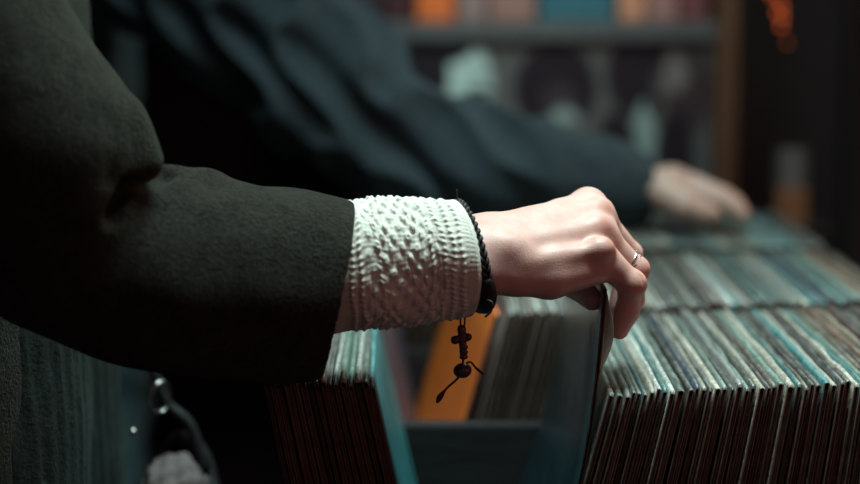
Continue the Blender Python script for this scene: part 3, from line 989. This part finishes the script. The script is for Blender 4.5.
# ---- knitted jumper front seen below the sleeve
g = Sdf((-0.52, 1.20, 0.55), (-0.14, 1.80, 1.34), 0.005)
g.chain([(np.array([-0.362, 1.42, 0.60]), 0.118), (np.array([-0.362, 1.45, 1.02]), 0.112)], 0)
g.chain([(np.array([-0.362, 1.60, 0.60]), 0.118), (np.array([-0.362, 1.60, 1.02]), 0.112)], 0.04)
g.d = g.d + (0.0016 * np.sin(g.Y * 2 * PI / 0.013) + 0.003 * vnoise((g.X, g.Y, g.Z), 0.1, 8)).astype(np.float32)
g.d = np.maximum(g.d, (0.58 - g.Z).astype(np.float32))
me = g.mesh(); del g
me.materials.append(M['jumper'])
link('knitted_jumper', me, None, person)

# ------------------------------------------------------------------ second person, further back
g = Sdf(P(560, 250, 2.2) + [0, -0.15, -0.05], P(780, 120, 2.2) + [0, 0.25, 0.06], 0.0025)
def c2(pts, k, kk=0.006):
    g.chain([(P(a, b_, Y), r * 2.2 / F) for a, b_, Y, r in pts], k, kk)
c2([(560, 184, 2.17, 22), (640, 192, 2.17, 22), (668, 193, 2.17, 21), (690, 193, 2.18, 19), (712, 196, 2.16, 14)], 0)
c2([(640, 188, 2.21, 20), (672, 184, 2.23, 18), (700, 190, 2.25, 14)], 0.02)
for px, py, Y in ((712, 195, 2.145), (714, 193, 2.185), (712, 190, 2.225), (703, 188, 2.265)):
    c2([(px - 18, py, Y, 11), (px + 10, py + 6, Y - 0.005, 9.5), (px + 22, py + 13, Y - 0.01, 8.0), (px + 29, py + 20, Y - 0.014, 6.8)], 0.008)
c2([(662, 192, 2.12, 14), (684, 205, 2.10, 12), (700, 211, 2.10, 10), (712, 214, 2.10, 8)], 0.012)
hm = g.mesh(); del g
g = Sdf((-0.80, 1.9, -0.01), (0.26, 2.75, 1.76), 0.010)
g.chain([(P(640, 190, 2.19), 0.026), (P(480, 164, 2.2), 0.034), (P(300, 60, 2.22), 0.040), (np.array([-0.42, 2.26, 1.34]), 0.048)], 0)
figure(g, -0.50, 2.42)
lm = g.mesh(); del g
bm = bmesh.new(); bm.from_mesh(hm); bm.from_mesh(lm)
me = bpy.data.meshes.new('body2'); bm.to_mesh(me); bm.free()
me.polygons.foreach_set('use_smooth', [True] * len(me.polygons))
me.materials.append(M['skin_far'])
p2 = link('person', me)
tag(p2, 'person in blue-grey jacket behind, hand resting on the far records', 'person')
dress(p2, -0.50, 2.42, M['hair'], M['dark_top'])
g = Sdf((-0.84, 1.92, 0.58), (0.245, 2.80, 1.52), 0.0055)
def c3(pts, k, kk=0.03):
    g.chain([(P(a, b_, Y), r * Y / F) for a, b_, Y, r in pts], k, kk)
c3([(665, 194, 2.18, 34), (600, 182, 2.18, 40), (540, 172, 2.18, 47), (470, 164, 2.18, 52), (400, 138, 2.18, 58), (330, 85, 2.19, 70), (240, 0, 2.22, 80)], 0)
c3([(240, 0, 2.22, 80), (150, -60, 2.25, 90)], 0.03)
g.chain([(np.array([-0.52, 2.34, 0.70]), 0.165), (np.array([-0.52, 2.36, 1.25]), 0.16)], 0.05)
g.chain([(np.array([-0.52, 2.50, 0.70]), 0.165), (np.array([-0.52, 2.50, 1.25]), 0.16)], 0.05)
g.chain([(np.array([-0.43, 2.27, 1.34]), 0.10), (np.array([-0.50, 2.42, 1.38]), 0.085), (np.array([-0.50, 2.58, 1.34]), 0.10)], 0.06)
g.cut(g.cone(np.array([-0.50, 2.42, 1.42]), np.array([-0.50, 2.42, 1.6]), 0.062, 0.08), 0.01)
wr = (np.abs(vnoise((g.X + 0.6 * g.Z, g.Y * .6, g.Z * 1.3), 0.11, 31)) - 0.25) * 0.055 + vnoise((g.X + g.Z, g.Y, g.Z), 0.16, 33) * 0.008
wr = wr * np.clip((0.20 - g.X) / 0.15, 0.12, 1) * np.clip((g.X + 0.40) / 0.12, 0.22, 1)
g.d = g.d + wr.astype(np.float32)
hp = P(652, 190, 2.18)
n_ = np.array([0.985, 0.0, -0.08])
g.d = np.maximum(g.d, ((g.X - hp[0]) * n_[0] + (g.Z - hp[2]) * n_[2]).astype(np.float32))
g.cut(g.cone(P(600, 180, 2.18), P(700, 194, 2.18), 0.030, 0.030), 0.002)
me = g.mesh(); del g
me.materials.append(M['jacket'])
link('jacket', me, None, p2)

# ------------------------------------------------------------------ shelf unit behind
YS = 2.95
sh = empty('shelf_unit', (0, YS, 0), 'tall shelf unit of grey boards with a tan post behind the crates', 'shelf')
def sb(name, lo, hi, m, bev=0.003):
    return box(name, (lo[0], lo[1] - YS, lo[2]), (hi[0], hi[1] - YS, hi[2]), m, sh, bev)
zt = P(500, 22, YS)[2]
xr = P(715, 100, YS)[0]
x2 = P(736, 100, YS)[0]
sb('shelf_board', (-0.9, YS, zt - 0.028), (xr + 0.002, YS + 0.30, zt), M['shelf'])
sb('shelf_board', (-0.9, YS, 0.83), (xr + 0.002, YS + 0.30, 0.86), M['shelf'])
sb('shelf_board', (-0.9, YS, 0.30), (xr + 0.002, YS + 0.30, 0.33), M['shelf'])
sb('back_board', (-0.9, YS + 0.30, 0.0), (x2, YS + 0.312, 1.75), M['wall'])
sb('post', (xr, YS - 0.012, 0.0), (x2, YS + 0.022, 1.75), M['post'])
sb('post', (-0.93, YS - 0.012, 0.0), (-0.90, YS + 0.022, 1.75), M['post'])

# group-portrait print standing on the shelf: a flat picture, painted into its own face
def poster(name, x0, x1, z0, z1, Y, paint, label, cat, nx=220, nz=150, th=0.006):
    xs = np.linspace(x0, x1, nx); zs = np.linspace(z0, z1, nz)
    u_, v_ = np.meshgrid(np.linspace(0, 1, nx), np.linspace(0, 1, nz))
    col = paint(u_, v_)
    vs = [(x, 0.0, z) for z in (zs - z0) for x in (xs - x0)]
    fs = [(j * nx + i, j * nx + i + 1, (j + 1) * nx + i + 1, (j + 1) * nx + i) for j in range(nz - 1) for i in range(nx - 1)]
    k = len(vs)
    w, h = x1 - x0, z1 - z0
    vs += [(0, th, 0), (w, th, 0), (w, th, h), (0, th, h)]
    c = [0, nx - 1, nz * nx - 1, (nz - 1) * nx]
    fs += [(k, k + 3, k + 2, k + 1), (c[0], k, k + 1, c[1]), (c[2], k + 2, k + 3, c[3]), (c[1], k + 1, k + 2, c[2]), (c[3], k + 3, k, c[0])]
    me = pydata(vs, fs, False)
    a = me.color_attributes.new('print', 'FLOAT_COLOR', 'POINT')
    full = np.concatenate([col.reshape(-1, 3), np.full((4, 3), 0.05)])
    a.data.foreach_set('color', np.concatenate([full, np.ones((len(full), 1))], 1).astype(np.float32).ravel())
    m, nt, b = nodemat(name, 0.45, 0.4)
    n = N(nt, 'ShaderNodeVertexColor'); n.layer_name = 'print'
    nt.links.new(n.outputs[0], b.inputs['Base Color'])
    me.materials.append(m)
    o = link(name, me); o.location = (x0, Y, z0)
    return tag(o, label, cat)
px0, px1 = P(362, 100, YS)[0], P(713, 100, YS)[0]
pz1 = P(500, 42, YS)[2]; pz0 = 0.861
HH = pz1 - pz0
def paint(u, v):
    # u across, v up; work in photo-like pixels
    x = 362 + u * 351; y = 42 + (1 - v) * (HH / (P(500, 42, YS)[2] - P(500, 142, YS)[2]) * 100)
    col = np.zeros(u.shape + (3,)); col[:] = (0.115, 0.105, 0.105)
    def el(cx, cy, rx, ry, c, s=0.12, rot=0):
        ca, sa = math.cos(rot), math.sin(rot)
        a = ((x - cx) * ca + (y - cy) * sa) / rx; b = (-(x - cx) * sa + (y - cy) * ca) / ry
        d = np.sqrt(a * a + b * b)
        k = np.clip((1 - d) / s + 0.5, 0, 1)[..., None]
        col[:] = col * (1 - k) + np.array(c) * k
    K = (0.018, 0.012, 0.018); W = (0.50, 0.62, 0.58); W2 = (0.30, 0.36, 0.35)
    # far-left dark hair and pale face, turned to the right
    el(428, 70, 30, 46, K); el(450, 62, 30, 28, K)
    el(468, 82, 24, 40, W, .2, -0.1); el(482, 74, 9, 5, W2, .6); el(480, 92, 13, 5, K, .8); el(470, 110, 14, 6, W2, .6)
    el(440, 75, 9, 30, K); el(455, 52, 20, 10, K, .3, -0.4)
    el(462, 150, 50, 34, (0.05, 0.06, 0.065)); 
    # second figure, dark curly hair, light collar
    el(556, 88, 42, 44, K); el(560, 102, 17, 18, (0.05, 0.035, 0.04), .5); el(565, 122, 15, 14, W2, .4); el(566, 140, 26, 18, (0.10, 0.12, 0.12), .4)
    # third, dark hair, face in half light, white shirt front
    el(640, 75, 34, 42, K); el(672, 78, 17, 24, (0.21, 0.18, 0.17), .3); el(664, 70, 9, 18, K, .6); el(690, 92, 24, 44, (0.05, 0.03, 0.035), .4); el(676, 74, 13, 18, (0.19, 0.16, 0.155), .4)
    tri = (y > 98) & (np.abs(x - 644) < (y - 98) * 0.42)
    col[tri] = (0.28, 0.36, 0.34)
    el(618, 150, 20, 40, K, .3); el(676, 155, 20, 46, K, .3)
    return col
poster('group_photo_print', px0, px1, pz0, pz1, YS + 0.012, paint,
       'black-and-white group photo print of dark-haired people standing on the shelf', 'picture')

# boxes and records standing on the top board
items = [(352, 382, 'dark box file on the upper shelf, at its left', 'box', (0.03, 0.02, 0.025)),
         (384, 413, 'dark red box on the upper shelf beside the bright orange one', 'box', (0.05, 0.015, 0.02)),
         (416, 455, 'bright orange box on the upper shelf above the pale printed face', 'box', (0.62, 0.13, 0.03)),
         (458, 487, 'dusty pink box on the upper shelf right of the bright orange one', 'box', (0.24, 0.15, 0.14)),
         (489, 537, 'pinkish brown wide box on the upper shelf left of the teal one', 'box', (0.26, 0.13, 0.11)),
         (540, 617, 'wide teal blue box in the middle of the upper shelf', 'box', (0.035, 0.11, 0.14)),
         (620, 648, 'peach box on the upper shelf right of the wide teal one', 'box', (0.50, 0.21, 0.13)),
         (650, 680, 'rose box on the upper shelf next to the peach one', 'box', (0.30, 0.14, 0.13)),
         (682, 712, 'dull red box on the upper shelf beside the tan post', 'box', (0.16, 0.05, 0.05))]
for i, (a, b_, lab, cat, c) in enumerate(items):
    xa, xb = P(a, 20, YS)[0], P(b_, 20, YS)[0]
    m = simple('card_%d' % i, c, tuple(q * 1.3 for q in c), 25, 0.6, 0.3)
    hgt = 0.20 + 0.03 * ((i * 7) % 3)
    r = empty('storage_box', ((xa + xb) / 2, YS + 0.03, zt + 0.0005), lab, cat, 'boxes along the upper shelf')
    w = (xb - xa) / 2
    box('box_body', (-w + .001, 0, 0), (w - .001, 0.2, hgt), m, r, 0.003)
    box('box_lid', (-w, -0.002, hgt - 0.05), (w, 0.202, hgt + 0.004), m, r, 0.003)

# ------------------------------------------------------------------ right side: dark cabinet with a lit record display, lamps
cb_ = empty('cabinet', (0.62, 3.05, 0), 'tall dark cabinet standing right of the tan post', 'cabinet')
box('cabinet_body', (-0.165, 0.10, 0), (0.22, 0.4, 1.8), M['crate'], cb_, 0.004)
box('door', (-0.16, 0.082, 0.05), (0.02, 0.10, 1.75), M['crate'], cb_, 0.004)
box('door', (0.026, 0.082, 0.05), (0.215, 0.10, 1.75), M['crate'], cb_, 0.004)

m_grey = simple('display_grey', (0.20, 0.21, 0.22), (0.12, 0.12, 0.13), 30, 0.4, 0.4)
def paint2(u, v):
    col = np.zeros(u.shape + (3,)); col[:] = (0.10, 0.10, 0.11)
    k = (v < 0.5); col[k] = (0.38, 0.18, 0.09)
    k = (v > 0.5) & (u > 0.15) & (u < 0.75); col[k] = (0.20, 0.21, 0.215)
    k = (v < 0.42) & (np.sin(v * 40) > 0.5); col[k] = (0.22, 0.10, 0.06)
    return col
qa = P(777, 226, 2.75); qb = P(808, 150, 2.75)
st = empty('plinth', ((qa[0] + qb[0]) / 2, 2.80, 0), 'narrow dark plinth behind the right end of the crates', 'plinth')
box('plinth_top', (-0.055, -0.07, qa[2] - 0.022), (0.055, 0.07, qa[2] - 0.001), M['crate'], st, 0.002)
box('plinth_body', (-0.048, -0.062, 0), (0.048, 0.062, qa[2] - 0.022), M['crate'], st, 0.002)
poster('upright_cover', qa[0], qb[0], qa[2], qb[2], 2.75, paint2, 'small grey and orange printed cover standing on the dark plinth', 'record', 40, 80, 0.02)

# right edge upright
box('door_frame', (0,) * 3, (0.01,) * 3, M['wall'])
bpy.data.objects.remove(bpy.data.objects['door_frame'])
xe = P(856, 100, 2.5)[0]
o = box('trim_1', (xe, 2.5, 0), (xe + 0.05, 2.56, 2.2), M['floor'], None, 0.003)
struct(o, 'grey upright at the right edge')

# string of small glowing orange bulbs
m, nt, b = nodemat('orange_glow', 0.3, 0.5)
b.inputs['Base Color'].default_value = (0.8, 0.15, 0.03, 1)
b.inputs['Emission Color'].default_value = (1.0, 0.16, 0.03, 1)
b.inputs['Emission Strength'].default_value = 0.75
M['glow'] = m
YL = 2.7
sl = empty('string_light', tuple(P(779, 0, YL)), 'string of small glowing orange bulbs hanging above the cabinet', 'light')
L0 = P(779, 0, YL)
pts = catmull([P(760, -90, YL), P(772, -30, YL), P(779, 5, YL), P(783, 25, YL), P(787, 44, YL)], 8)
v_, f_ = tube_geo([p - L0 for p in pts], 0.0012, 6)
me = pydata(v_, f_); me.materials.append(M['bag']); link('cable', me, None, sl)
bm = bmesh.new()
for v in bmesh.ops.create_uvsphere(bm, u_segments=16, v_segments=10, radius=0.003)['verts']: v.co.z *= 1.3
bm_me = mesh_of(bm, True); bm_me.materials.append(M['glow'])
for (px, py) in ((770, -6), (778, 0), (783, 7), (777, 13), (783, 18), (781, 26), (787, 43)):
    bo = bpy.data.objects.new('bulb', bm_me); C.objects.link(bo); bo.parent = sl
    bo.location = P(px, py, YL) - L0
    if py == 43: bo.scale = (0.6,) * 3

# ------------------------------------------------------------------ shoulder bag with fleece lining, lower left
YB = 1.62
bc = P(178, 478, YB)
bag = empty('shoulder_bag', tuple(bc), 'open black shoulder bag with grey fleece showing, hanging below the coat sleeve', 'bag')
g = Sdf(bc + [-0.085, -0.09, -0.17], bc + [0.085, 0.09, 0.07], 0.0025)
g.add(g.ell(bc + [0.0, 0.0, -0.055], (0.040, 0.050, 0.095)))
g.cut(g.ell(bc + [-0.002, -0.022, 0.0], (0.030, 0.045, 0.036)), 0.008)
g.d = g.d + (vnoise((g.X, g.Y, g.Z), 0.05, 41) * 0.002).astype(np.float32)
me = g.mesh(); del g
me.transform(Matrix.Translation(-Vector(bc))); me.materials.append(M['bag'])
link('bag_body', me, None, bag)
g = Sdf(bc + [-0.05, -0.08, -0.08], bc + [0.05, 0.06, 0.05], 0.0022)
g.add(g.ell(bc + [0.0, -0.014, -0.008], (0.026, 0.030, 0.030)))
g.d = g.d + (vnoise((g.X, g.Y, g.Z), 0.018, 42) * 0.005 + vnoise((g.X, g.Y, g.Z), 0.009, 44) * 0.0016).astype(np.float32)
me = g.mesh(); del g
me.transform(Matrix.Translation(-Vector(bc))); me.materials.append(M['fleece'])
fl = link('fleece_lining', me, None, bag); tag(fl, 'mottled grey fleece lining')
v_, f_ = tube_geo([p - bc for p in catmull([P(205, 470, YB), P(190, 425, YB), P(165, 400, YB), P(150, 350, YB), P(130, 200, YB + .03), P(60, 60, YB + .05)], 8)], 0.0045, 8)
me = pydata(v_, f_); me.materials.append(M['bag']); link('strap', me, None, bag)
v_, f_ = tube_geo([P(161 + 8 * math.cos(q), 397 + 15 * math.sin(q), YB - 0.02) - bc + np.array([0, 0.006 * math.cos(q), 0]) for q in np.linspace(0, 2 * PI, 32, endpoint=False)], 0.0016, 8, closed=True)
me = pydata(v_, f_); me.materials.append(M['silver']); link('metal_ring', me, None, bag)
bm = bmesh.new(); bmesh.ops.create_uvsphere(bm, u_segments=14, v_segments=8, radius=0.003)
for v in bm.verts: v.co += Vector(P(133, 432, YB - 0.055) - bc)
link('stud', mesh_of(bm, True), M['silver'], bag)
